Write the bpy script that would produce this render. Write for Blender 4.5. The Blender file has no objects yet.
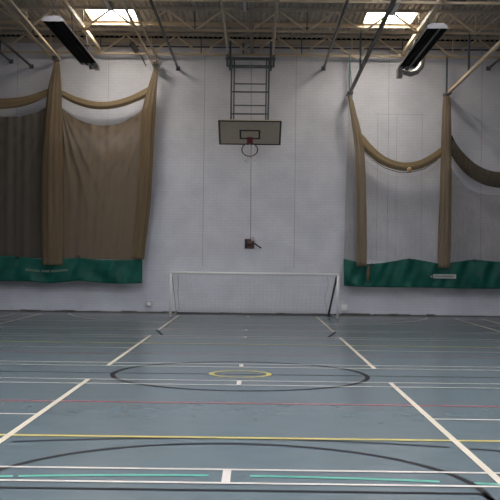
import bpy, math, random
from mathutils import Vector, Matrix
random.seed(4)
sc = bpy.context.scene
C = sc.collection
sin, cos, pi = math.sin, math.cos, math.pi

# ------------------------------------------------------------------ camera
F = 1003.5; CAM = Vector((0.192, -13.977, 1.573))
PITCH, YAW, ROLL = 0.011588, -0.005431, 0.011961
fw = Vector((sin(YAW)*cos(PITCH), cos(YAW)*cos(PITCH), sin(PITCH)))
r0 = fw.cross(Vector((0, 0, 1))).normalized(); u0 = r0.cross(fw)
RT = cos(ROLL)*r0 + sin(ROLL)*u0
UP = -sin(ROLL)*r0 + cos(ROLL)*u0
cam = bpy.data.cameras.new('camera'); co = bpy.data.objects.new('camera', cam); C.objects.link(co)
cam.sensor_width = 36; cam.lens = F/500*36; cam.clip_end = 200
bk = -fw
co.matrix_world = Matrix(((RT.x, UP.x, bk.x, CAM.x), (RT.y, UP.y, bk.y, CAM.y), (RT.z, UP.z, bk.z, CAM.z), (0, 0, 0, 1)))
sc.camera = co

def at(x, y, Y):
    """the point of the plane at depth Y that the photograph shows at pixel x, y"""
    d = fw + RT*((x-250)/F) - UP*((y-250)/F)
    return CAM + d*((Y-CAM.y)/d.y)

YW = 16.2                      # face of the far wall
XS = 8.8                       # half width of the hall
Y0 = -20.0
ZD = 8.36                      # underside of roof deck

# ------------------------------------------------------------------ materials
def mat(name, col, rough=.6, metal=0, noise=0, nscale=8, spec=.5, coat=0, bump=0, stretch=None):
    m = bpy.data.materials.new(name); m.use_nodes = True
    nt = m.node_tree; b = nt.nodes['Principled BSDF']
    b.inputs['Base Color'].default_value = (*col, 1)
    b.inputs['Roughness'].default_value = rough; b.inputs['Metallic'].default_value = metal
    b.inputs['Specular IOR Level'].default_value = spec
    b.inputs['Coat Weight'].default_value = coat
    if noise or bump:
        tc = nt.nodes.new('ShaderNodeTexCoord'); n = nt.nodes.new('ShaderNodeTexNoise')
        n.inputs['Scale'].default_value = nscale; n.inputs['Detail'].default_value = 5
        src = tc.outputs['Object']
        if stretch:
            mp = nt.nodes.new('ShaderNodeMapping'); mp.inputs['Scale'].default_value = stretch
            nt.links.new(src, mp.inputs['Vector']); src = mp.outputs[0]
        nt.links.new(src, n.inputs['Vector'])
        if noise:
            r = nt.nodes.new('ShaderNodeValToRGB')
            r.color_ramp.elements[0].position = .3; r.color_ramp.elements[1].position = .7
            r.color_ramp.elements[0].color = (*[c*(1-noise) for c in col], 1)
            r.color_ramp.elements[1].color = (*[min(1, c*(1+noise)) for c in col], 1)
            nt.links.new(n.outputs['Fac'], r.inputs[0]); nt.links.new(r.outputs[0], b.inputs['Base Color'])
        if bump:
            bp = nt.nodes.new('ShaderNodeBump'); bp.inputs['Strength'].default_value = bump; bp.inputs['Distance'].default_value = .02
            nt.links.new(n.outputs['Fac'], bp.inputs['Height']); nt.links.new(bp.outputs[0], b.inputs['Normal'])
    return m

def brick_mat():
    m = bpy.data.materials.new('painted_brick'); m.use_nodes = True
    nt = m.node_tree; N = nt.nodes; L = nt.links; b = N['Principled BSDF']
    tc = N.new('ShaderNodeTexCoord'); sp = N.new('ShaderNodeSeparateXYZ'); L.new(tc.outputs['Object'], sp.inputs[0])
    ad = N.new('ShaderNodeMath'); ad.operation = 'ADD'; L.new(sp.outputs[0], ad.inputs[0]); L.new(sp.outputs[1], ad.inputs[1])
    cb = N.new('ShaderNodeCombineXYZ'); L.new(ad.outputs[0], cb.inputs[0]); L.new(sp.outputs[2], cb.inputs[1])
    br = N.new('ShaderNodeTexBrick'); L.new(cb.outputs[0], br.inputs['Vector'])
    br.inputs['Scale'].default_value = 1; br.inputs['Brick Width'].default_value = .26; br.inputs['Row Height'].default_value = .085
    br.inputs['Mortar Size'].default_value = .010; br.inputs['Mortar Smooth'].default_value = .3
    br.inputs['Color1'].default_value = (*WALLC, 1)
    br.inputs['Color2'].default_value = (*[c*.97 for c in WALLC], 1)
    br.inputs['Mortar'].default_value = (*[c*.91 for c in WALLC], 1)
    # scuffs and old marks on the paint
    n = N.new('ShaderNodeTexNoise'); n.inputs['Scale'].default_value = 1.3; n.inputs['Detail'].default_value = 7; L.new(tc.outputs['Object'], n.inputs['Vector'])
    r = N.new('ShaderNodeValToRGB'); r.color_ramp.elements[0].position = .30; r.color_ramp.elements[1].position = .62
    r.color_ramp.elements[0].color = (.86, .86, .87, 1); r.color_ramp.elements[1].color = (1, 1, 1, 1)
    L.new(n.outputs['Fac'], r.inputs[0])
    mx = N.new('ShaderNodeMixRGB'); mx.blend_type = 'MULTIPLY'; mx.inputs[0].default_value = 1
    L.new(br.outputs['Color'], mx.inputs[1]); L.new(r.outputs[0], mx.inputs[2])
    L.new(mx.outputs[0], b.inputs['Base Color'])
    bp = N.new('ShaderNodeBump'); bp.inputs['Strength'].default_value = .2; bp.inputs['Distance'].default_value = .008; bp.invert = True
    L.new(br.outputs['Fac'], bp.inputs['Height']); L.new(bp.outputs[0], b.inputs['Normal'])
    b.inputs['Roughness'].default_value = .65
    return m

def net_mat(name, col, alpha, var=.1, ns=(26, 26, 2.2)):
    """fine knotted netting: cloth that lets part of the light through"""
    m = bpy.data.materials.new(name); m.use_nodes = True
    nt = m.node_tree; N = nt.nodes; L = nt.links; out = N['Material Output']
    N.remove(N['Principled BSDF'])
    d = N.new('ShaderNodeBsdfDiffuse'); d.inputs[0].default_value = (*col, 1)
    t2 = N.new('ShaderNodeBsdfTranslucent'); t2.inputs[0].default_value = (*[c*.8 for c in col], 1)
    mx0 = N.new('ShaderNodeMixShader'); mx0.inputs[0].default_value = .25
    L.new(d.outputs[0], mx0.inputs[1]); L.new(t2.outputs[0], mx0.inputs[2])
    tr = N.new('ShaderNodeBsdfTransparent')
    tc = N.new('ShaderNodeTexCoord'); mp = N.new('ShaderNodeMapping'); mp.inputs['Scale'].default_value = ns
    n = N.new('ShaderNodeTexNoise'); n.inputs['Scale'].default_value = 1; n.inputs['Detail'].default_value = 3
    L.new(tc.outputs['Object'], mp.inputs[0]); L.new(mp.outputs[0], n.inputs['Vector'])
    mr = N.new('ShaderNodeMapRange'); mr.inputs[1].default_value = .3; mr.inputs[2].default_value = .7
    mr.inputs[3].default_value = max(0, alpha-var); mr.inputs[4].default_value = min(1, alpha+var)
    L.new(n.outputs['Fac'], mr.inputs[0])
    mx = N.new('ShaderNodeMixShader'); L.new(mr.outputs[0], mx.inputs[0])
    L.new(tr.outputs[0], mx.inputs[1]); L.new(mx0.outputs[0], mx.inputs[2]); L.new(mx.outputs[0], out.inputs[0])
    return m

def emit_mat(name, col, s):
    m = bpy.data.materials.new(name); m.use_nodes = True
    nt = m.node_tree; nt.nodes.remove(nt.nodes['Principled BSDF'])
    e = nt.nodes.new('ShaderNodeEmission'); e.inputs[0].default_value = (*col, 1); e.inputs[1].default_value = s
    nt.links.new(e.outputs[0], nt.nodes['Material Output'].inputs[0])
    return m

WALLC = (.755, .757, .825)
M = {}
M['brick'] = brick_mat()
M['joint'] = mat('movement_joint', (.36, .35, .37), .7)
M['dirt'] = mat('base_dirt', (.10, .085, .07), .8, noise=.5, nscale=3)
M['sidewall'] = mat('side_wall_paint', (.27, .265, .285), .7)
M['floor'] = mat('vinyl_floor', (.104, .131, .142), .26, noise=.06, nscale=3, spec=.16)
M['cream_line'] = mat('cream_line', (.65, .555, .43), .3, noise=.06)
M['white_line'] = mat('white_line', (.63, .555, .49), .3, noise=.06)
M['yellow_line'] = mat('yellow_line', (.54, .42, .11), .3, noise=.1)
M['red_line'] = mat('red_line', (.42, .08, .10), .3, noise=.12)
M['black_line'] = mat('black_line', (.018, .016, .018), .55, spec=.05)
M['green_line'] = mat('green_line', (.085, .36, .265), .3, noise=.1)
M['deck'] = mat('galvanised_deck', (.44, .385, .32), .55, noise=.25, nscale=5)
M['steel'] = mat('tan_painted_steel', (.60, .48, .33), .5, noise=.08, nscale=4)
M['plate'] = mat('drab_wall_plate', (.50, .43, .34), .6, noise=.1, nscale=4)
M['web'] = mat('tan_painted_web', (.75, .62, .46), .5)
M['dark'] = mat('dark_steel', (.055, .05, .055), .45, noise=.2)
M['dark3'] = mat('drab_steel', (.20, .17, .135), .6, noise=.1)
M['dark2'] = mat('dark_grey_steel', (.10, .095, .10), .4)
M['bluegrey'] = mat('blue_grey_steel', (.095, .115, .135), .4, noise=.1)
M['curb'] = mat('skylight_curb_paint', (.62, .52, .33), .6)
for k, (c, st) in enumerate((((1.0, .94, .84), 15), ((.90, .93, 1.0), 13), ((.90, .93, 1.0), 52), ((.88, .92, 1.0), 62))):
    M['pane%d' % k] = emit_mat('rooflight_daylight_%d' % k, c, st)      # pane tint and strength set per row to steer light on wall and floor
M['netcol'] = net_mat('gathered_netting', (.30, .218, .133), .68, .06, (22, 6, .6))
M['netcol_open'] = net_mat('loosely_gathered_netting', (.35, .265, .172), .68, .07, (22, 6, .6))
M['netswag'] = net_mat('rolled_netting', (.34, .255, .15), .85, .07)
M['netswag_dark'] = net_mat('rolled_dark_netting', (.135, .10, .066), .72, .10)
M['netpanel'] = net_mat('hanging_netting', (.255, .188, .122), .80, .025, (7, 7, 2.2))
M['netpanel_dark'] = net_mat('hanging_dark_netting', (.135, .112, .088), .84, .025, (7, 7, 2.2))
M['netveil'] = net_mat('single_netting', (.30, .23, .15), .13, .04)
M['netveil_thick'] = net_mat('doubled_netting', (.24, .19, .13), .30, .06)
M['green'] = mat('green_vinyl', (.008, .100, .076), .5, noise=.22, nscale=4, spec=.25)
M['green_seam'] = mat('green_seam', (.008, .06, .048), .5)
M['cloth_label'] = mat('pale_label', (.50, .52, .50), .6)
M['letter'] = mat('cream_lettering', (.33, .35, .29), .6)
M['label_ink'] = mat('label_ink', (.05, .06, .06), .6)
M['goalwhite'] = mat('white_goal_paint', (.80, .79, .78), .4)
M['cord'] = mat('white_cord', (.50, .49, .48), .8)
M['cord2'] = mat('grey_cord', (.22, .215, .21), .8)
M['darkcord'] = mat('dark_cord', (.08, .075, .075), .8)
M['board'] = mat('backboard_face', (.58, .49, .375), .5, noise=.05)
M['black'] = mat('black_paint', (.02, .02, .022), .5)
M['red'] = mat('red_rim', (.27, .04, .045), .5)
M['rim'] = mat('worn_rim', (.12, .045, .045), .4)
M['wood'] = mat('red_brown_wood', (.17, .075, .06), .6, noise=.3, nscale=12)
M['socket'] = mat('white_plastic', (.90, .90, .88), .35)
M['heater_out'] = mat('heater_casing', (.27, .255, .26), .45, noise=.08)
M['heater_in'] = mat('heater_reflector', (.010, .0095, .010), .8, spec=.1)
M['tube'] = mat('heater_tube', (.20, .195, .19), .4)
M['silver'] = mat('flexible_duct', (.36, .35, .33), .4, metal=.5)
M['lamp'] = mat('grey_trunking', (.5, .5, .51), .4)
M['tennis'] = mat('tan_knot', (.55, .36, .17), .7)
M['cyan'] = mat('teal_cord', (.10, .30, .32), .7)

# ------------------------------------------------------------------ mesh helpers
class MB:
    def __init__(s): s.v = []; s.f = []; s.mi = []; s.sm = []
    def face(s, idx, m=0, sm=False): s.f.append(idx); s.mi.append(m); s.sm.append(sm)
    def box(s, a, b, m=0):
        (x0, y0, z0), (x1, y1, z1) = a, b; n = len(s.v)
        s.v += [(x0, y0, z0), (x1, y0, z0), (x1, y1, z0), (x0, y1, z0), (x0, y0, z1), (x1, y0, z1), (x1, y1, z1), (x0, y1, z1)]
        for q in ((3, 2, 1, 0), (4, 5, 6, 7), (0, 1, 5, 4), (1, 2, 6, 5), (2, 3, 7, 6), (3, 0, 4, 7)): s.face([n+i for i in q], m)
        return s
    def bar(s, p, q, w, h, up=(0, 0, 1), m=0):
        p, q = Vector(p), Vector(q); t = (q-p).normalized(); up = Vector(up)
        if abs(t.dot(up)) > .98: up = Vector((0, 1, 0))
        r = t.cross(up).normalized(); u = r.cross(t); n = len(s.v)
        for c in (p, q):
            for a, b in ((-1, -1), (1, -1), (1, 1), (-1, 1)): s.v.append(tuple(c + r*a*w/2 + u*b*h/2))
        for k in ((0, 1, 2, 3), (7, 6, 5, 4), (0, 4, 5, 1), (1, 5, 6, 2), (2, 6, 7, 3), (3, 7, 4, 0)): s.face([n+i for i in k], m)
        return s
    def obox(s, c, ex, ey, ez, m=0):
        c, ex, ey, ez = Vector(c), Vector(ex), Vector(ey), Vector(ez); n = len(s.v)
        for k in (-1, 1):
            for a, b in ((-1, -1), (1, -1), (1, 1), (-1, 1)): s.v.append(tuple(c + ex*a + ey*b + ez*k))
        for q in ((3, 2, 1, 0), (4, 5, 6, 7), (0, 1, 5, 4), (1, 2, 6, 5), (2, 3, 7, 6), (3, 0, 4, 7)): s.face([n+i for i in q], m)
        return s
    def path(s, pts, rad, seg=8, m=0, closed=False, cap=True):
        pts = [Vector(p) for p in pts]; N = len(pts); n0 = len(s.v); ref = None
        for i, p in enumerate(pts):
            if closed: t = pts[(i+1) % N]-pts[i-1]
            else: t = pts[min(i+1, N-1)]-pts[max(i-1, 0)]
            t.normalize()
            if ref is None: ref = Vector((0, 0, 1)) if abs(t.z) < .9 else Vector((0, 1, 0))
            r = t.cross(ref)
            if r.length < 1e-4: r = t.orthogonal()
            r.normalize(); u = r.cross(t); ref = u
            rr = rad[i] if isinstance(rad, (list, tuple)) else rad
            for k in range(seg):
                a = 2*pi*k/seg; s.v.append(tuple(p + r*cos(a)*rr + u*sin(a)*rr))
        for i in range(N if closed else N-1):
            j = (i+1) % N
            for k in range(seg):
                l = (k+1) % seg; s.face([n0+i*seg+k, n0+i*seg+l, n0+j*seg+l, n0+j*seg+k], m, True)
        if cap and not closed:
            s.face([n0+k for k in range(seg)][::-1], m); s.face([n0+(N-1)*seg+k for k in range(seg)], m)
        return s
    def tube(s, p, q, r, seg=8, m=0): return s.path([p, q], r, seg, m)
    def quad(s, pts, m=0):
        n = len(s.v); s.v += [tuple(p) for p in pts]; s.face([n+i for i in range(len(pts))], m); return s
    def build(s, name, m, parent=None, base=(0, 0, 0), bevel=0, solid=0):
        b = Vector(base); me = bpy.data.meshes.new(name)
        me.from_pydata([tuple(Vector(v)-b) for v in s.v], [], s.f); 
        for x in (m if isinstance(m, (list, tuple)) else [m]): me.materials.append(x)
        for p, k, sm in zip(me.polygons, s.mi, s.sm): p.material_index = k; p.use_smooth = sm
        me.update()
        o = bpy.data.objects.new(name, me); C.objects.link(o)
        if parent: 
            o.parent = parent
            pb = parent['_b'] if '_b' in parent else (0, 0, 0)
            o.location = b-Vector(pb)
        else: o.location = b
        o['_b'] = tuple(b)
        if bevel:
            q = o.modifiers.new('bevel', 'BEVEL'); q.width = bevel; q.segments = 2
        if solid:
            q = o.modifiers.new('solid', 'SOLIDIFY'); q.thickness = solid; q.offset = 0
        return o

def thing(name, label, cat, loc, group=None):
    o = bpy.data.objects.new(name, None); C.objects.link(o); o.location = loc; o.empty_display_size = .2
    o['_b'] = tuple(loc); tag(o, label, cat, group); return o
def tag(o, label, cat, group=None):
    o['label'] = label; o['category'] = cat
    if group: o['group'] = group
    return o
def structure(o, label=None):
    o['kind'] = 'structure'
    if label: o['label'] = label
    return o

# ------------------------------------------------------------------ floor with its court markings
MB_f = MB()
fm = ['floor', 'cream_line', 'white_line', 'yellow_line', 'red_line', 'black_line', 'green_line']
MB_f.quad([(-XS, Y0, 0), (XS, Y0, 0), (XS, YW, 0), (-XS, YW, 0)], 0)
def hline(Y, x0, x1, w, m, lv):
    z = .002+.0008*lv; MB_f.quad([(x0, Y-w/2, z), (x1, Y-w/2, z), (x1, Y+w/2, z), (x0, Y+w/2, z)], m)
def vline(X, y0, y1, w, m, lv):
    z = .002+.0008*lv; MB_f.quad([(X-w/2, y0, z), (X+w/2, y0, z), (X+w/2, y1, z), (X-w/2, y1, z)], m)
def arc(cx, cy, R, a0, a1, w, m, lv, n=96):
    z = .002+.0008*lv
    for i in range(n):
        a = math.radians(a0+(a1-a0)*i/n); b = math.radians(a0+(a1-a0)*(i+1)/n)
        MB_f.quad([(cx+(R-w/2)*cos(a), cy+(R-w/2)*sin(a), z), (cx+(R+w/2)*cos(a), cy+(R+w/2)*sin(a), z),
                   (cx+(R+w/2)*cos(b), cy+(R+w/2)*sin(b), z), (cx+(R-w/2)*cos(b), cy+(R-w/2)*sin(b), z)], m)
def seg(p, q, w, m, lv):
    p = Vector((*p, 0)); q = Vector((*q, 0)); t = (q-p).normalized(); n = Vector((-t.y, t.x, 0))*w/2; z = Vector((0, 0, .002+.0008*lv))
    MB_f.quad([p-n+z, q-n+z, q+n+z, p+n+z], m)
W_ = .052
for ya in (-6.86, .95, 8.75):                               # three badminton courts laid across the hall
    yb = ya+6.1; mid = (ya+yb)/2
    for y in (ya, ya+.46, yb-.46, yb): hline(y, -6.7, 6.7, W_, 2, 5)
    for X in (-6.7, -5.94, -1.98, 1.98, 5.94, 6.7): vline(X, ya, yb, .062, 1, 6)
    for sx in (-1, 1): hline(mid, sx*1.98, sx*6.7, .05, 2, 5)
    for y in (ya, yb-.46): vline(0, y, y+.46, .062, 2, 7)
for y in (-5.03, 5.08): hline(y, -7.6, 7.6, .075, 3, 4)      # netball thirds
arc(0, .06, .405, 0, 360, .07, 3, 4)
for y in (-2.84, 3.0): hline(y, -4.5, 4.5, .055 if y < 0 else .035, 4, 2)      # volleyball
arc(0, .0, 1.76, 0, 360, .065, 5, 1)                        # basketball
hline(.02, -7.4, 7.4, .04, 5, 1)
for s, yc, yh in ((-1, -7.1, -11.2), (1, 7.25, 11.4)):
    if s < 0: arc(0, yc, 1.79, 0, 360, .054, 5, 3); hline(yc+.02, -1.80, 1.80, .047, 5, 3)
    for sx in (-1, 1): seg((sx*1.76, yc), (sx*(2.9 if s < 0 else 2.03), yc+s*(5.4 if s < 0 else 1.5)), .042, 5, 3)
    a0, a1 = (56, 124) if s < 0 else (236, 304)
    if s < 0:
        arc(0, yh, 6.14, 60, 70.6, .042, 5, 3); arc(0, yh, 6.14, 72.2, 107.8, .042, 5, 3); arc(0, yh, 6.14, 110, 120, .042, 5, 3)
R = 10.8                                                    # pale green goal arc
for a, b in ((70, 80.6), (81.8, 89.1), (90.7, 98), (98.2, 112)):
    arc(0, -6.605-R, R, a, b, .06, 6, 2, 24)
arc(0, 16.2, 5.3, 190, 350, .05, 2, 2)                       # goal area at the far end
floor_o = structure(MB_f.build('floor', [M[k] for k in fm]), 'blue grey sports hall floor with painted court lines')

# ------------------------------------------------------------------ walls
b = MB(); b.box((-XS, YW, 0), (XS, YW+.25, 8.2))
for px in (203.5, 295): 
    X = at(px, 180, YW).x; b.box((X-.006, YW-.004, 1.4), (X+.006, YW, 8.1), 1)
for X in (-4.3, 4.15, -7.05, 6.95): b.box((X-.005, YW-.003, 1.4), (X+.005, YW, 8.1), 1)
for px in (378, 397, 422.5):
    p = at(px, 114, YW); q = at(px, 258, YW); b.box((p.x-.004, YW-.003, q.z), (p.x+.004, YW, p.z), 1)
p = at(374, 114, YW); q = at(425, 115, YW); b.box((p.x, YW-.003, p.z-.004), (q.x, YW, p.z+.004), 1)
structure(b.build('wall_back', [M['brick'], M['joint']]), 'white painted brick end wall')
structure(MB().box((-XS-.2, Y0, 0), (-XS, YW+.25, 8.9)).build('wall_left', M['sidewall']))
structure(MB().box((XS, Y0, 0), (XS+.2, YW+.25, 8.9)).build('wall_right', M['sidewall']))
structure(MB().box((-XS-.2, Y0-.2, 0), (XS+.2, Y0, 8.9)).build('wall_front', M['sidewall']))
b = MB()
x = -XS
while x < XS:                                                # dirty foot of the wall, uneven
    w = random.uniform(.1, .5); h = .032+random.random()**3*.03
    b.box((x, YW-.006, 0), (min(x+w, XS), YW, h)); x += w
structure(b.build('baseboard_back', M['dirt']), 'dark dirty strip along the foot of the end wall')
structure(MB().box((-XS, YW-.10, 8.09), (XS, YW+.1, 8.26)).build('trim_1', M['plate']), 'beige plate along the top of the end wall')

# ------------------------------------------------------------------ roof deck with skylight openings
SKX = [(-4.5, -3.15), (3.15, 4.5)]
SKY = [(13.05-6.2*k, 14.32-6.2*k) for k in range(6)]
b = MB(); PT = .15
def prof(x0, ya, yb):
    xs = [(0, 0), (.045, 0), (.065, .055), (.13, .055), (.15, 0)]; n = len(b.v)
    for y in (ya, yb):
        for dx, dz in xs: b.v.append((x0+dx, y, ZD+dz))
    k = len(xs)
    for i in range(k-1): b.face([n+i, n+i+1, n+k+i+1, n+k+i])
ivs = []; y = Y0
for a_, b_ in sorted(SKY):
    a_ = max(a_, Y0)
    if b_ <= Y0: continue
    ivs += [(y, a_, False), (a_, b_, True)]; y = b_
ivs.append((y, YW+.25, False))
x = -8.85
while x < XS:
    for ya, yb, hole in ivs:
        if hole and any(l < x+.075 < r for l, r in SKX): continue
        if yb > ya: prof(x, ya, yb)
    x += PT
o = structure(b.build('ceiling', M['deck'], solid=.004), 'ribbed metal roof deck')
nw = 0
for k, (ya, yb) in enumerate(SKY):
    for l, r in SKX:
        nw += 1
        if ya < Y0: continue
        base = ((l+r)/2, (ya+yb)/2, ZD)
        pane = MB().box((l-.05, ya-.05, ZD+.12), (r+.05, yb+.05, ZD+.14)).build('window_%d' % nw, M['pane%d' % min(k, 3)], base=base)
        structure(pane, ('left' if l < 0 else 'right')+' daylit rooflight near the end wall' if k == 0 else None)
        f = MB()
        f.box((l-.04, ya-.04, ZD-.02), (l, yb+.04, ZD+.12)); f.box((r, ya-.04, ZD-.02), (r+.04, yb+.04, ZD+.12))
        f.box((l, ya-.04, ZD-.02), (r, ya, ZD+.12)); f.box((l, yb, ZD-.02), (r, yb+.04, ZD+.12))
        f.build('window_frame', M['curb'], pane, base=base)

# ------------------------------------------------------------------ roof steel
def truss(Y, label):
    t = thing('roof_truss', label, 'roof truss', (0, Y, 7.70), 'lattice trusses across the hall')
    zb, zt = 7.745, 8.30
    MB().box((-XS+.01, Y-.025, zb-.028), (XS-.01, Y+.025, zb+.028)).build('bottom_chord', M['steel'], t, base=(0, Y, zb))
    MB().box((-XS+.01, Y-.04, zt-.02), (XS-.01, Y+.04, zt+.055)).build('top_chord', M['plate'], t, base=(0, Y, zt))
    for k in range(-5, 6):
        X = k*1.5
        for s in (-1, 1):
            MB().bar((X+s*.05, Y, zb+.03), (X+s*.72, Y, zt-.03), .045, .045).build('web_brace', M['web'], t, base=(X, Y, zb))
        MB().bar((X, Y, zb+.03), (X, Y, zt-.03), .03, .03).build('web_post', M['dark2'] if k % 2 else M['web'], t, base=(X, Y, zb))
    return t
truss(15.9, 'tan lattice roof truss closest to the end wall, across the top of the wall')
truss(12.8, 'second lattice roof truss out from the end wall, across the two skylights')
truss(9.7, 'third lattice roof truss out from the end wall, along the top edge of the picture')
for Y, lab in ((14.47, 'tan roof purlin along the far edge of the skylights'), (11.25, 'roof purlin between the second and third trusses')):
    tag(MB().box((-XS+.01, Y-.04, 8.25), (XS-.01, Y+.04, ZD)).build('roof_purlin', M['steel'], base=(0, Y, 8.25)), lab, 'purlin')
for X, w, mm, lab in ((-4.52, .10, 'steel', 'tan steel tie beam running out above the left radiant heater'),
                      (4.52, .10, 'steel', 'tan steel tie beam running out above the right radiant heater'),
                      (.015, .10, 'dark3', 'drab steel tie beam running out above the basketball backboard')):
    tag(MB().bar((X, 2, 7.83), (X, 15.95, 7.83), w, .10).build('tie_beam', M[mm], base=(X, 9, 7.83)), lab, 'beam', 'roof tie beams')
# conduit along the top of the wall
z = at(250, 47.6, 16.1).z
tag(MB().tube((-5.3, 16.08, z), (XS-.02, 16.08, z), .022).build('wall_conduit', M['dark'], base=(0, 16.08, z)), 'thin dark conduit running level along the top of the end wall', 'conduit')

# dark tubes that run out from the wall under the trusses
for px, py, lab, y0, Yw in ((178, 68.5, 'dark steel tube running out just right of the left net', 4, 16.17), (323.5, 68.5, 'dark steel tube running out between the backboard and the right net', 4, 16.17),
                        (31.5, 66.5, 'dark steel tube running out across the top left corner', 4, 16.17), (488.5, 68.5, 'dark steel tube running out at the top right corner', 4, 16.17),
                        (11, 61.5, 'short dark steel tube at the far top left edge', 14, 16.17)):
    p = at(px, py, Yw)
    o = MB().tube((p.x, y0, p.z), tuple(p), .036, 10).build('roof_tube', M['dark'], base=p)
    tag(o, lab, 'tube', 'dark tubes under the trusses')
    MB().box((p.x-.06, 16.15, p.z-.06), (p.x+.06, 16.2, p.z+.06)).build('wall_flange', M['dark2'], o, base=p)

# grey lighting trunking, unlit
def luminaire(px, py, z, w, lab, y0=4):
    D = (z-CAM.z); 
    Y = CAM.y + D*F/(261.6-py); p = at(px, py, Y)
    t = thing('strip_light', lab, 'light fitting', (p.x, Y, z), 'unlit strip lights')
    MB().box((p.x-w/2, y0, z-.0), (p.x+w/2, Y, z+.09)).build('body', M['dark'], t, base=(p.x, Y, z), bevel=.01)
    MB().box((p.x-w*.28, y0+.02, z-.03), (p.x+w*.28, Y-.03, z+.01)).build('diffuser', M['lamp'], t, base=(p.x, Y, z), bevel=.01)
    for yy in (Y-.4, Y-1.9): MB().tube((p.x, yy, z+.09), (p.x, yy, ZD-.005), .01, 6).build('drop_rod', M['dark2'], t, base=(p.x, yy, z))
    return p
p = luminaire(244.8, 10, 7.92, .16, 'unlit grey strip light above the backboard at the top edge')
luminaire(110.5, 10.5, 7.92, .18, 'unlit strip light crossing the left skylight')
luminaire(391.5, 13, 7.92, .18, 'unlit strip light crossing the right skylight')
c = thing('cable_drop', 'thin pale cable running back from the middle strip light to a box on the wall', 'cable', (p.x, 16.1, 7.7))
q = at(246, 43, 16.1)
MB().path([(p.x, 11.5, 8.0), (p.x-.0, 13.5, 7.99), (q.x-.01, 15.7, 7.985), tuple(q)], .014, 6).build('cable', M['cord'], c, base=q)
q1 = at(243.8, 44, 16.1); q2 = at(248.2, 54, 16.1)
MB().box((q1.x, 16.05, q2.z), (q2.x, 16.2, q1.z)).build('wall_box', M['lamp'], c, base=q, bevel=.008)
MB().box((q1.x-.035, 16.03, q2.z-.01), (q1.x, 16.2, q1.z+.02)).build('side_plate', M['dark'], c, base=q)
q = at(458.5, 3, 10.4)
t = thing('roof_box', 'dark box hung from the roof at the top right edge', 'box', tuple(q))
MB().box((q.x-.15, 10.2, q.z-.06), (q.x+.15, 10.5, q.z+.24)).build('cabinet', M['dark2'], t, base=q, bevel=.015)
MB().box((q.x-.02, 10.3, q.z+.22), (q.x+.02, 10.4, ZD-.005)).build('hanging_bracket', M['dark'], t, base=q)

q = at(134, 47, 15.8)
t = thing('floodlight', 'small dark lamp clamped to the nearest truss beside the left net rail', 'lamp', tuple(q))
MB().bar(tuple(q+Vector((-.09, -.06, .12))), tuple(q+Vector((.1, .03, -.14))), .12, .13).build('housing', M['dark'], t, base=q, bevel=.015)
MB().bar(tuple(q+Vector((-.09, 0, .12))), tuple(q+Vector((-.12, .08, .22))), .03, .03).build('clamp', M['dark2'], t, base=q)
MB().path([tuple(q+Vector((.08, .03, -.1))), tuple(at(141, 56, 16.0)), tuple(at(146, 66, 16.18))], .014, 6).build('cable', M['dark2'], t, base=q)

# ------------------------------------------------------------------ radiant heaters
def heater(X, ya, yb, z, lab, flip):
    t = thing('radiant_heater', lab, 'heater', (X, (ya+yb)/2, z), 'gas radiant heaters')
    B = (X, (ya+yb)/2, z); w, h = .235, .12
    b = MB()
    prof = [(-w, 0), (-w, .05), (-w*.6, h), (w*.6, h), (w, .05), (w, 0)]
    for s, m in ((1, 0), (-1, 1)):
        n = len(b.v); k = len(prof); th = 0 if s > 0 else .012
        for y in (ya, yb):
            for px, pz in prof: b.v.append((X+px*(1-th*3), y, z+pz-(th if pz > .1 else 0)))
        for i in range(k-1):
            q = [n+i, n+i+1, n+k+i+1, n+k+i]; b.face(q if s < 0 else q[::-1], m)
    b.build('reflector_hood', [M['heater_out'], M['heater_in']], t, base=B)
    for y in (ya, yb):
        e = MB(); n = len(e.v)
        for yy in (y-.01, y+.01): e.v += [(X+px*1.02, yy, z+pz*1.04) for px, pz in prof]
        e.face([0, 1, 2, 3, 4, 5]); e.face([11, 10, 9, 8, 7, 6])
        for i in range(6): e.face([i, (i+1) % 6, 6+(i+1) % 6, 6+i])
        e.build('end_plate', M['heater_out'], t, base=(X, y, z))
    MB().box((X-w*.93, ya+.02, z+.055), (X+w*.93, yb-.02, z+.06)).build('inner_baffle', M['heater_in'], t, base=B)
    MB().path([(X+.07, ya+.05, z+.02), (X+.07, yb+.15, z+.02)], .022, 10).build('radiant_tube', M['tube'] if flip else M['heater_in'], t, base=B)
    MB().path([(X-.08, ya+.05, z+.02), (X-.08, yb+.1, z+.02)], .022, 10).build('radiant_tube', M['heater_in'], t, base=B)
    s = -1 if flip else 1
    MB().box((X+s*.17-.075, yb+.02, z-(.24 if flip else .1)), (X+s*.17+.075, yb+.3, z+.02)).build('burner_box', M['heater_out' if flip else 'tube'], t, base=(X, yb, z), bevel=.02)
    MB().path([(X+.02, yb+.02, z+.0), (X+.0, yb+.2, z-.05), (X-.05, yb+.3, z-.02), (X+s*.2, yb+.2, z-.02)], .05, 8).build('return_bend', M['dark2'], t, base=(X, yb, z))
    if flip:
        dp = [(X-.06, yb+.05, z-.10), (X+.12, yb+.1, z-.13), (X+.30, yb+.12, z-.06), (X+.42, yb+.15, z+.08), (X+.46, yb+.2, z+.3), (X+.46, yb+.25, z+.55)]
        MB().path(dp, [.07, .085, .085, .085, .085, .07], 12).build('flexible_duct', M['silver'], t, base=(X, yb, z))
    for y in (ya+.3, (ya+yb)/2, yb-.3):
        MB().tube((X, y, z+h), ((-4.52 if X < 0 else 4.52), y, 7.80), .01, 6).build('hanger_chain', M['dark2'], t, base=(X, y, z))
heater(-4.46, 8.7, 13.75, 6.97, 'long dark radiant heater hung under the roof on the left', False)
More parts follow.
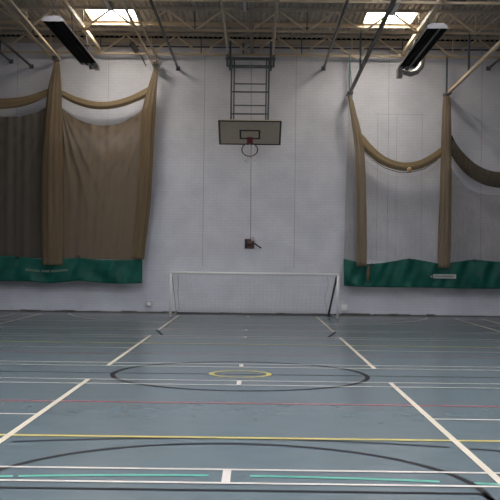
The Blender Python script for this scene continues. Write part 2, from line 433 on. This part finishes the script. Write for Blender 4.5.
heater(4.31, 9.0, 13.75, 6.97, 'long dark radiant heater with silver duct hung under the roof on the right', True)

# ------------------------------------------------------------------ net rails
def rail(xe, ye, xt, yt, X, lab, ends=16.0, dbl=True, mm='steel'):
    p = at(xe, ye, ends)
    Xc = p.x
    # find the depth where the sight line through (xt, yt) reaches X = Xc
    d = fw + RT*((xt-250)/F) - UP*((yt-250)/F)
    q = CAM + d*((Xc-CAM.x)/d.x)
    dirv = (q-p); q2 = p+dirv*((2.0-p.y)/dirv.y)
    t = thing('net_rail', lab, 'rail', tuple(p), 'net rails under the trusses')
    if dbl:
        for s in (-1, 1): MB().bar(p+Vector((s*.085, 0, .03*s)), q2+Vector((s*.085, 0, .03*s)), .045, .06).build('channel', M[mm], t, base=p)
    else: MB().bar(p, q2, .075, .085).build('channel', M[mm], t, base=p)
    MB().box((p.x-.09, 15.56, p.z-.045), (p.x+.09, 16.05, p.z+.05)).build('end_pulley', M['dark2'], t, base=p, bevel=.02)
    return t, p, q
rails = {}
rails[1] = rail(57, 60, 5, 0, 0, 'tan double net rail ending over the left net, nearer the picture edge')
rails[2] = rail(157, 66, 126, 0, 0, 'tan double net rail ending over the right edge of the left net')
rails[3] = rail(349, 95, 394, 0, 0, 'dark net rail ending over the left edge of the right net', dbl=False, mm='dark')
rails[4] = rail(446, 95, 500, 43, 0, 'pale tan net rail slanting in from the right edge', dbl=False)
def on_rail(k, Y):
    t, p, q = rails[k]; d = q-p; return p+d*((Y-p.y)/d.y)
for k, Y, col in ((3, 15.9, 'bluegrey'), (4, 15.9, 'bluegrey'), (4, 12.8, 'bluegrey'), (3, 12.8, 'bluegrey')):
    a = on_rail(k, Y); MB().bar(a, (a.x, Y, 7.78), .05, .05).build('drop_hanger', M[col], rails[k][0], base=a)
for k in (1, 2):
    for Y in (15.9, 12.8):
        a = on_rail(k, Y); MB().bar(a, (a.x, Y, 7.79), .04, .04).build('drop_hanger', M['dark2'], rails[k][0], base=a)
a = at(350, 54, 15.85); c_ = at(352.3, 98, 15.85); bm = at(350.5, 70, 15.85)
MB().path([tuple(a), tuple(bm), tuple(at(350.8, 71.5, 15.85)), tuple(c_)], .011, 6).build('pull_cord', M['cyan'], rails[3][0], base=c_)['label'] = 'thin teal cord'

# ------------------------------------------------------------------ nets
def loft(pts, YP, amp=.14, nf=9, dep=.6, seed=0, sub=7):
    """pts: (px, py, width in px); a gathered bundle of netting through them at depth YP"""
    rnd = random.Random(seed)
    P = []
    k = (YP-CAM.y)/F
    # Catmull-Rom through the control points
    ext = [pts[0]] + list(pts) + [pts[-1]]
    for i in range(1, len(ext)-2):
        for s in range(sub):
            t = s/sub
            P.append([.5*((2*ext[i][j])+(-ext[i-1][j]+ext[i+1][j])*t+(2*ext[i-1][j]-5*ext[i][j]+4*ext[i+1][j]-ext[i+2][j])*t*t+(-ext[i-1][j]+3*ext[i][j]-3*ext[i+1][j]+ext[i+2][j])*t**3) for j in range(3)])
    P.append(list(pts[-1]))
    W3 = [at(a, c, YP) for a, c, w in P]
    b = MB(); n = 54; ph = [rnd.uniform(0, 6.28) for _ in range(4)]
    for i, (p, q) in enumerate(zip(W3, P)):
        t = W3[min(i+1, len(W3)-1)]-W3[max(i-1, 0)]; t.normalize()
        r = Vector((0, 1, 0)).cross(t); r.normalize()
        a = q[2]*k/2; tw = .25*sin(i*.15+ph[2])
        for j in range(n):
            th = 2*pi*j/n
            g = 1+amp*sin(nf*th+ph[0]+tw)+amp*.5*sin((nf*2+1)*th+ph[1])
            b.v.append(tuple(p + r*cos(th)*a*g + Vector((0, 1, 0))*sin(th)*a*dep*g))
    for i in range(len(W3)-1):
        for j in range(n):
            l = (j+1) % n; b.face([i*n+j, i*n+l, (i+1)*n+l, (i+1)*n+j], 0, True)
    b.face(list(range(n))[::-1]); b.face([(len(W3)-1)*n+j for j in range(n)])
    return b

def interp(poly, x):
    if x <= poly[0][0]: return poly[0][1]
    for (a, c), (e, f) in zip(poly, poly[1:]):
        if x <= e: 
            t = (x-a)/(e-a); t2 = t
            return c+(f-c)*t2
    return poly[-1][1]
def smooth_poly(pts, sub=8):
    ext = [pts[0]]+list(pts)+[pts[-1]]; out = []
    for i in range(1, len(ext)-2):
        for s in range(sub):
            t = s/sub
            out.append(tuple(.5*((2*ext[i][j])+(-ext[i-1][j]+ext[i+1][j])*t+(2*ext[i-1][j]-5*ext[i][j]+4*ext[i+1][j]-ext[i+2][j])*t*t+(-ext[i-1][j]+3*ext[i][j]-3*ext[i+1][j]+ext[i+2][j])*t**3) for j in range(2)))
    out.append(tuple(pts[-1])); return out

def sheet(top, bot, YP, depth, nx=120, nz=40, right=None):
    """hanging sheet between two pixel polylines; depth(u, v, x, y) pushes it in and out"""
    T, Bt = smooth_poly(top), smooth_poly(bot); b = MB()
    for j in range(nz+1):
        v = j/nz
        for i in range(nx+1):
            u = i/nx
            xt = T[0][0]+(T[-1][0]-T[0][0])*u; xb = Bt[0][0]+(Bt[-1][0]-Bt[0][0])*u
            yt, yb = interp(T, xt), interp(Bt, xb)
            y = yt+(yb-yt)*v; x = xt+(xb-xt)*v
            if right: x = x + u*(interp(right, y)-(T[-1][0]+(Bt[-1][0]-T[-1][0])*v))
            p = at(x, y, YP); p.y += depth(u, v, x, y)
            b.v.append(tuple(p))
    for j in range(nz):
        for i in range(nx):
            a = j*(nx+1)+i; b.face([a, a+nx+1, a+nx+2, a+1], 0, True)
    return b

def radiating(cx0, cy0, cx1, cy1, A=.05):
    def f(u, v, x, y):
        a0 = math.atan2(x-cx0, y-cy0+.01); a1 = math.atan2(cx1-x, y-cy1+.01)
        d0 = math.hypot(x-cx0, y-cy0); d1 = math.hypot(cx1-x, y-cy1)
        w0 = math.exp(-(d0/120)**2)*min(1, d0/18); w1 = math.exp(-(d1/130)**2)*min(1, d1/18)
        return A*(w0*sin(31*a0+1+2*sin(3*a0))+w1*1.4*sin(37*a1+.5+2*sin(4*a1)))+.02*sin(31*u+2*sin(2*v))+.012*sin(67*u+1.5*v)
    return f

NY = 15.72
# ---- left net
LB = tuple(at(75, 283, NY))
LN = thing('cricket_net', 'dark brown net hung as a wide curtain on the left of the wall, green skirt', 'net', LB, 'division nets on the end wall')
def add(name, b, m, parent, solid=0, base=None, label=None):
    o = b.build(name, M[m], parent, base=base or parent['_b'], solid=solid)
    if label: o['label'] = label
    return o
col1 = [(57, 61, 4), (56.8, 68, 6.5), (55.5, 80, 10), (54.5, 92, 12.5), (54, 105, 14), (53.2, 125, 16), (52.8, 160, 19), (52.8, 200, 20), (52.8, 240, 20), (52.5, 265, 19)]
add('gathered_column', loft(col1, NY-.12, .13, 9, .55, 1), 'netcol', LN)
col2 = [(156.2, 67, 3.5), (155, 75, 5.5), (152.5, 88, 8), (150.5, 100, 10.5), (148.5, 115, 12.5), (147.3, 140, 12), (146.2, 165, 11.5), (144, 200, 11), (140.5, 235, 11), (138.5, 259, 10)]
add('gathered_column', loft(col2, NY-.10, .15, 8, .6, 2), 'netcol', LN)
sw1 = [(57, 91.5, 5), (64, 94.5, 6.2), (75, 99.8, 7.2), (90, 104.3, 7.6), (105, 105.4, 7.6), (120, 103.2, 7.6), (135, 98, 7.6), (146, 92.5, 8), (150, 89, 6)]
add('swag', loft(sw1, NY-.02, .07, 5, .7, 3), 'netswag', LN)
sw0 = [(52, 90.5, 6), (45, 93.8, 6.5), (33, 98.8, 8), (18, 102.6, 9.5), (0, 104, 10), (-22, 103, 10), (-40, 98, 8)]
add('swag', loft(sw0, NY-.02, .07, 5, .7, 4), 'netswag', LN)
topR = [(58, 104), (65, 111), (75, 118.5), (88, 123.8), (101, 125.5), (114, 123.8), (127, 117), (138, 108), (147, 100)]
rad = radiating(60, 103, 152, 96, .014)
def creased(u, v, x, y):
    '''soft folds plus a few sharp creases pulled towards the two upper corners'''
    a1 = math.atan2(152-x, y-95.99); a0 = math.atan2(x-60, y-102.99); d1 = math.hypot(152-x, y-96); d0 = math.hypot(x-60, y-103)
    e = sum(A*math.exp(-((a1-c-.0012*d1*k)/.028)**2) for c, A, k in ((.17, .10, -.5), (.30, .09, .2), (.44, .10, .8), (.60, .08, 1.2), (.80, .07, 1.5)))*math.exp(-(d1/95)**2)
    f = sum(A*math.exp(-((a0-c)/.03)**2) for c, A in ((.13, .08), (.27, .08), (.42, .06)))*math.exp(-(d0/90)**2)
    return rad(u, v, x, y)-(e*min(1, d1/15)+f*min(1, d0/15))
edgeR = [(60, 153), (100, 154), (150, 153.5), (200, 151), (235, 147), (258, 142.5), (262, 142)]
edgeR2 = [(y, x) for y, x in edgeR]
b = sheet(topR, [(58, 259), (90, 259), (120, 260), (141.5, 261.5)], NY, creased, 150, 50, right=edgeR)
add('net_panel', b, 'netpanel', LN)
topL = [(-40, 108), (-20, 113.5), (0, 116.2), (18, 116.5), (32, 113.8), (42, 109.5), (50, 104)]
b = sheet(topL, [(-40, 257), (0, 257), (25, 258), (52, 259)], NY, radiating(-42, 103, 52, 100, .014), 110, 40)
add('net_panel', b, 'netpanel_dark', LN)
def skirt_depth(k, ph, A=.03):
    return lambda u, v, x, y: A*sin(k*u+ph+1.5*sin(3*v))+A*.8*sin(k*.55*u-4.5*v+ph)*(.3+v)+A*.5*sin(k*1.9*u+5*v)
sk = sheet([(-40, 254.5), (0, 255.8), (17, 256.6), (40, 258.8), (53, 260.5), (68, 258.2), (78, 257.8), (100, 259.4), (125, 260), (141, 259), (142.6, 257.5)],
           [(-40, 280.5), (0, 281), (30, 281.3), (50, 283), (65, 281.8), (80, 280.6), (100, 282.6), (120, 283.6), (142.2, 283.2)], NY-.10, skirt_depth(42, 0), 150, 14)
SK = add('skirt', sk, 'green', LN, .006)
# hem seam and lettering on the left skirt
letters = MB()
x = 25.5; rr = random.Random(8)
for wl, n in ((14.5, 7), (8.6, 5), (17, 9)):
    for i in range(n):
        px = x+(i+.1)*wl/n; y = 268.6+1.5*sin((px-25.5)/43*pi)
        p = at(px, y, NY-.17); q = at(px+wl/n*.62, y+2.2, NY-.17)
        letters.box((p.x, p.y-.004, q.z), (p.x+.013, p.y, p.z)); letters.box((q.x-.013, p.y-.004, q.z), (q.x, p.y, p.z))
        zz = rr.choice([p.z-.012, (p.z+q.z)/2, q.z]); letters.box((p.x, p.y-.004, zz), (q.x, p.y, zz+.012))
    x += wl+1.2
o = letters.build('lettering', M['letter'], SK, base=LB); o['label'] = 'faint curved line of pale lettering'
for px in (17, 78):
    p = at(px, 257, NY-.14); MB().path([(p.x-.05, p.y, p.z), (p.x, p.y-.03, p.z+.05), (p.x+.05, p.y, p.z), (p.x, p.y-.02, p.z-.06)], .018, 6).build('tie_knot', M['black'], LN, base=p)

# ---- right net
RB = tuple(at(420, 288, NY))
RN = thing('cricket_net', 'brown net tied up in thin columns and swags, white label on green skirt', 'net', RB, 'division nets on the end wall')
col3 = [(349.3, 96, 3), (351, 102, 4.5), (353.5, 115, 5.5), (356, 127, 7), (358.5, 142, 8.2), (360.2, 160, 8.4), (361.4, 190, 8.6), (361.6, 230, 9), (361.6, 266, 9)]
add('gathered_column', loft(col3, NY-.12, .13, 7, .6, 5), 'netcol_open', RN)
col4 = [(446.5, 96.5, 5.5), (446.8, 102, 7.2), (446.5, 115, 8), (446.2, 135, 9), (446, 160, 9.8), (445.4, 200, 10.5), (444.4, 235, 11.5), (443.8, 268, 11)]
add('gathered_column', loft(col4, NY-.12, .13, 8, .55, 6), 'netcol_open', RN)
sw3 = [(357, 134, 7), (361, 139.5, 9), (368, 148, 9), (380, 158.5, 8.5), (393, 164.5, 8), (406, 166.5, 8), (420, 164.3, 8), (433, 157.5, 7.5), (442, 151, 7), (447, 146, 5)]
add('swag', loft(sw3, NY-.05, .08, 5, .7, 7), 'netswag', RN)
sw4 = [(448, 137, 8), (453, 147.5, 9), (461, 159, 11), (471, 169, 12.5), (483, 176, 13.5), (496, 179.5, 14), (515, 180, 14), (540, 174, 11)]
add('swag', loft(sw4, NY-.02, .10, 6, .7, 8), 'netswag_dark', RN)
b = sheet([(366, 160), (378, 169), (392, 175), (406, 176.5), (420, 174.5), (432, 168), (440, 161)], [(366, 260), (392, 262), (410, 259), (440, 264)], NY, radiating(366, 160, 440, 160, .03), 90, 36)
add('net_panel', b, 'netveil', RN)
b = sheet([(348.5, 100), (350, 103), (353, 112)], [(343.5, 263), (352, 263), (361, 264)], NY, lambda u, v, x, y: .03*sin(9*u), 20, 40)
o = add('net_panel', b, 'netveil_thick', RN)
b = sheet([(451, 166), (465, 186), (480, 193), (500, 195), (540, 190)], [(451, 263), (480, 261), (500, 262), (540, 263)], NY, radiating(451, 150, 545, 160, .03), 80, 30)
add('net_panel', b, 'netveil_thick', RN)
MB().path([tuple(at(a, c, NY-.05)) for a, c in ((362, 150), (372, 160), (385, 168), (398, 172), (410, 172.5), (424, 169), (436, 161), (442, 154))], .011, 6).build('edge_cord', M['darkcord'], RN, base=RB)
p = at(409.5, 169.6, NY-.22)
k_ = MB(); pts = []
k_.path([(p.x-.075, p.y, p.z), (p.x-.05, p.y, p.z), (p.x, p.y, p.z), (p.x+.05, p.y, p.z), (p.x+.075, p.y, p.z)], [.02, .062, .078, .062, .02], 12).build('knot', M['tennis'], RN, base=p)
sk = sheet([(343.8, 258.5), (352, 260.5), (365, 263.8), (378, 263.4), (395, 261), (409, 258.8), (424, 260.8), (440, 263.5), (458, 261.6), (474, 259.6), (488, 261), (510, 262), (540, 261)],
           [(343.8, 285.6), (365, 287), (390, 287.2), (430, 287.8), (470, 288.4), (500, 288.8), (540, 289)], NY-.10, skirt_depth(48, 1.2, .04), 160, 14)
SK2 = add('skirt', sk, 'green', RN, .006)
for px, py in ((409, 260), (474.5, 261), (372, 265)):
    p = at(px, py, NY-.16); MB().path([(p.x-.06, p.y, p.z), (p.x-.02, p.y-.03, p.z+.035), (p.x+.06, p.y, p.z), (p.x, p.y-.02, p.z-.05)], .02, 6).build('tie_knot', M['black'], RN, base=p)
p = at(368.2, 266, NY-.18); q = at(367.6, 281, NY-.18)
MB().path([tuple(p), tuple((p+q)/2+Vector((.015, 0, 0))), tuple(q)], [.03, .055, .03], 8).build('hanging_tail', M['netcol'], RN, base=p)
# white label with a dark round mark at its left end
p = at(433.2, 274.2, NY-.20); q = at(456, 278.6, NY-.20)
lb = MB().box((p.x, p.y-.006, q.z), (q.x, p.y, p.z)).build('maker_label', M['cloth_label'], SK2, base=p); lb['label'] = 'small white printed label'
ink = MB(); rr = random.Random(3)
n = 13
for i in range(n):
    a = p.x+.04+(q.x-p.x-.09)*i/n; w = (q.x-p.x-.09)/n*.62; zc = (p.z+q.z)/2
    ink.box((a, p.y-.012, zc-.028), (a+.010, p.y-.006, zc+.028)); ink.box((a+w-.010, p.y-.012, zc-.028), (a+w, p.y-.006, zc+.028))
    zz = rr.choice([zc-.028, zc-.005, zc+.018]); ink.box((a, p.y-.012, zz), (a+w, p.y-.006, zz+.01))
ink.build('maker_print', M['label_ink'], SK2, base=p)
m_ = at(431.6, 276.5, NY-.20)
d = MB(); n = len(d.v)
for yy in (m_.y-.008, m_.y): d.v += [(m_.x+.055*cos(2*pi*i/20), yy, m_.z+.055*sin(2*pi*i/20)) for i in range(20)]
d.face(list(range(20))); d.face([39-i for i in range(20)])
for i in range(20): d.face([i, (i+1) % 20, 20+(i+1) % 20, 20+i])
d.build('round_mark', M['label_ink'], SK2, base=m_)
d = MB().box((m_.x-.025, m_.y-.014, m_.z-.02), (m_.x+.02, m_.y-.008, m_.z+.02)); d.build('mark_centre', M['cloth_label'], SK2, base=m_)

# ------------------------------------------------------------------ basketball goal, swung up
YB = 14.9
Cb = at(249.9, 132.4, YB); th = math.radians(62.4)
BG = thing('basketball_goal', 'swung-up basketball backboard with rim on a ladder frame high in the middle of the wall', 'basketball goal', tuple(Cb))
u = Vector((0, -sin(th), cos(th))); nrm = Vector((0, -cos(th), -sin(th))); ex = Vector((1, 0, 0))
# keep the board level with the building
bd = MB().obox(Cb, ex*.9, u*.6, nrm*.018).build('backboard', M['board'], BG, base=Cb)
fb = MB(); fo = nrm*.02
for s in (-1, 1):
    fb.obox(Cb+fo+u*s*.575, ex*.9, u*.026, nrm*.004); fb.obox(Cb+fo+ex*s*.875, ex*.026, u*.6, nrm*.004)
fb.build('board_border', M['black'], bd, base=Cb)
rc = Cb+u*-.08; fb = MB()
for s in (-1, 1):
    fb.obox(rc+fo+u*s*.2, ex*.30, u*.028, nrm*.005); fb.obox(rc+fo+ex*s*.275, ex*.024, u*.225, nrm*.005)
fb.build('target_square', M['black'], bd, base=Cb)
rim_c = Cb-u*.33+nrm*.375
RI = MB().path([rim_c+ex*.228*cos(a*2*pi/36)+nrm*.228*sin(a*2*pi/36) for a in range(36)], .016, 8, closed=True).build('rim', M['rim'], BG, base=rim_c)
br = MB(); br.obox(Cb-u*.33+nrm*.08, ex*.08, nrm*.075, u*.02); br.obox(Cb-u*.30+nrm*.025, ex*.085, u*.09, nrm*.008)
br.build('rim_bracket', M['red'], RI, base=rim_c)
nb = MB()
for i in range(12):
    a = 2*pi*i/12; p0 = rim_c+ex*.225*cos(a)+nrm*.225*sin(a)
    for s in (-1, 1):
        a1 = a+s*pi/12
        tgt = rim_c+nrm*.21+ex*.13*cos(a1)+Vector((0, .06*sin(a1), -.17))
        nb.path([p0, (p0+tgt)/2+Vector((0, 0, -.02)), tgt], .011 if sin(a) > .2 else .005, 5)
nb.path([rim_c+nrm*.21+ex*.13*cos(2*pi*i/20)+Vector((0, .06*sin(2*pi*i/20), -.17)) for i in range(20)], .013, 5, closed=True)
nb.build('net', M['socket'], RI, base=rim_c)
def zz(py, Y): return at(250, py, Y).z
fx = at(250, 90, 15).x
FT, FBm = Vector((0, 15.50, zz(57.5, 15.5))), Vector((0, 14.50, zz(123, 14.5)))
RTp, RBm = Vector((0, 15.80, zz(57.5, 15.8))), Vector((0, 15.15, zz(127, 15.15)))
def lad(top, bot, hx0, hx1, rungs, r, nm):
    for s in (-1, 1):
        MB().tube((fx+s*hx0, top.y, top.z), (fx+s*hx1, bot.y, bot.z), r, 8).build('upright', M['bluegrey'], BG, base=(fx, top.y, top.z))
    for py in rungs:
        # where the sloping side reaches this height
        best = min((abs(at(250, py, top.y+(bot.y-top.y)*t/200).z-(top.z+(bot.z-top.z)*t/200)), t/200) for t in range(201))[1]
        c = top.lerp(bot, best); h = hx0+(hx1-hx0)*best
        MB().tube((fx-h, c.y, c.z), (fx+h, c.y, c.z), r*.9, 8).build('rung', M['bluegrey'], BG, base=(fx, c.y, c.z))
lad(FT, FBm, .555, .525, (92, 114), .026, 'front')
lad(RTp, RBm, .48, .465, (84, 105.5), .022, 'rear')
z1, z2 = zz(58.8, 15.62), zz(66.6, 15.62)
MB().box((fx-.74, 15.58, z1-.04), (fx+.74, 15.66, z1+.04)).build('hinge_beam', M['bluegrey'], BG, base=(fx, 15.62, z1), bevel=.008)
MB().box((fx-.65, 15.58, z2-.045), (fx+.65, 15.66, z2+.045)).build('hinge_beam', M['bluegrey'], BG, base=(fx, 15.62, z2), bevel=.008)
for s in (-1, 1):
    MB().box((fx+s*.60-.03, 15.66, z2-.1), (fx+s*.60+.03, 15.74, 8.1)).build('hanger', M['bluegrey'], BG, base=(fx, 15.7, z1))
    MB().box((fx+s*.68-.035, 15.50, z2-.02), (fx+s*.68+.035, 15.60, z1+.10)).build('hinge_plate', M['bluegrey'], BG, base=(fx, 15.6, z1))
    MB().tube((fx+s*.66, 3, 7.68), (fx+s*.66, 15.9, 7.68), .03, 8).build('support_rail', M['plate'], BG, base=(fx, 15.6, 7.68))
    MB().tube((fx+s*.3, 15.12, RBm.z+.0), (fx+s*.3, 14.95, Cb.z+.02), .025, 8).build('board_stay', M['bluegrey'], BG, base=tuple(Cb))
# winch on the wall and its cable
w = at(250, 243.5, 16.15)
WN = thing('wall_winch', 'small red brown hand winch on the wall below the backboard', 'winch', (w.x, 16.2, w.z))
MB().box((w.x-.16, 16.14, w.z-.15), (w.x+.13, 16.2, w.z+.14)).build('backplate', M['wood'], WN, base=w, bevel=.01)
MB().box((w.x-.15, 16.10, w.z-.13), (w.x-.08, 16.15, w.z+.12)).build('bracket', M['black'], WN, base=w)
MB().path([(w.x-.06, 16.05, w.z), (w.x+.10, 16.05, w.z)], .06, 14).build('drum', M['wood'], WN, base=w)
MB().box((w.x+.03, 16.02, w.z+.08), (w.x+.13, 16.14, w.z+.20)).build('guard', M['lamp'], WN, base=w, bevel=.01)
MB().path([(w.x+.0, 16.03, w.z+.04), (w.x+.10, 16.0, w.z+.02), (w.x+.30, 15.98, w.z-.11), (w.x+.33, 15.93, w.z-.13)], .02, 8).build('crank_handle', M['black'], WN, base=w)
MB().tube((w.x+.02, 16.1, w.z+.05), (fx+.02, 16.05, z1), .007, 6).build('cable', M['dark2'], WN, base=w)

# ------------------------------------------------------------------ football goal
g0, g1 = at(170.3, 317.3, 14.15).x, at(337.6, 318.6, 14.15).x
GY, GH = 14.15, 1.235
GO = thing('football_goal', 'white five-a-side football goal standing in front of the end wall', 'goal', ((g0+g1)/2, GY, 0))
Bg = GO['_b']; rp = .037
for X in (g0, g1):
    MB().tube((X, GY, 0), (X, GY, GH), rp, 14).build('post', M['goalwhite'], GO, base=(X, GY, 0))
MB().tube((g0-rp, GY, GH), (g1+rp, GY, GH), rp, 14).build('crossbar', M['goalwhite'], GO, base=(Bg[0], GY, GH))
yb_ = 15.85
MB().tube((g1-.03, GY, GH-.02), (g1-.13, yb_, .03), .03, 8).build('back_stay', M['dark'], GO, base=(g1, GY, 0))
MB().tube((g0+.03, GY, GH-.02), (g0+.03, yb_, .05), .007, 8).build('back_stay', M['dark2'], GO, base=(g0, GY, 0))
MB().tube((g0+.03, yb_, .022), (g1-.03, yb_, .022), .02, 8).build('rear_bar', M['dark2'], GO, base=(Bg[0], yb_, 0))
for X in (g0+.03, g1-.03): MB().tube((X, GY, .022), (X, yb_, .022), .02, 8).build('base_bar', M['lamp'], GO, base=(X, GY, 0))
# netting: cords that sag from the bar to the rear bar
gn = MB(); n = 36; m_rows = 9
def gp(X, t):
    sag = .16*sin(pi*t)
    return Vector((X, GY+.05+(yb_-GY-.07)*t, (GH-.03)*(1-t)+.06*t-sag*(1-t)))
for i in range(n+1):
    X = g0+.06+(g1-g0-.12)*i/n; gn.path([gp(X+.02*sin(9*t/8+i), t/8) for t in range(9)], .0018, 4)
for j in range(1, m_rows):
    gn.path([gp(g0+.06+(g1-g0-.12)*i/n, j/m_rows)+Vector((0, 0, .012*sin(i*1.3+j))) for i in range(n+1)], .0018, 4)
gn.build('goal_net', M['cord'], GO, base=Bg)
MB().path([(g0+.16+.012*sin(k), 14.6+.06*k, GH-.08-.115*k) for k in range(10)], .007, 6).build('net_edge', M['cord2'], GO, base=Bg)
MB().path([(g1-.28+.04*sin(k*.9), 14.5+.06*k, GH-.08-.115*k) for k in range(10)], .005, 6).build('net_edge', M['cord2'], GO, base=Bg)

# ------------------------------------------------------------------ sockets
for px, py, w, h, lab, dk in ((149, 303.8, .16, .13, 'white wall socket left of the goal', True), (344.2, 307.6, .17, .17, 'white wall socket right of the goal', False)):
    p = at(px, py, 16.17)
    t = thing('wall_socket', lab, 'socket', (p.x, YW, p.z), 'wall sockets')
    MB().box((p.x-w/2-(.02 if dk else 0), 16.15, p.z-h/2-(.02 if dk else 0)), (p.x+w/2+(.02 if dk else 0), 16.2, p.z+h/2+(.02 if dk else 0))).build('back_box', M['lamp'] if dk else M['socket'], t, base=p, bevel=.008)
    s = .055 if dk else .085
    MB().box((p.x-s, 16.13, p.z-s*.9), (p.x+s, 16.155, p.z+s*.9)).build('face_plate', M['socket'], t, base=p, bevel=.006)

for o in list(bpy.data.objects):
    if '_b' in o: del o['_b']

# ------------------------------------------------------------------ world and view
w = bpy.data.worlds.new('world'); sc.world = w; w.use_nodes = True
w.node_tree.nodes['Background'].inputs[0].default_value = (.5, .6, .75, 1); w.node_tree.nodes['Background'].inputs[1].default_value = .0
sc.view_settings.view_transform = 'Standard'; sc.view_settings.look = 'None'; sc.view_settings.gamma = 1
sc.view_settings.use_curve_mapping = False; sc.view_settings.exposure = .6
sc.cycles.transparent_max_bounces = 32
sc.cycles.max_bounces = 10; sc.cycles.diffuse_bounces = 6
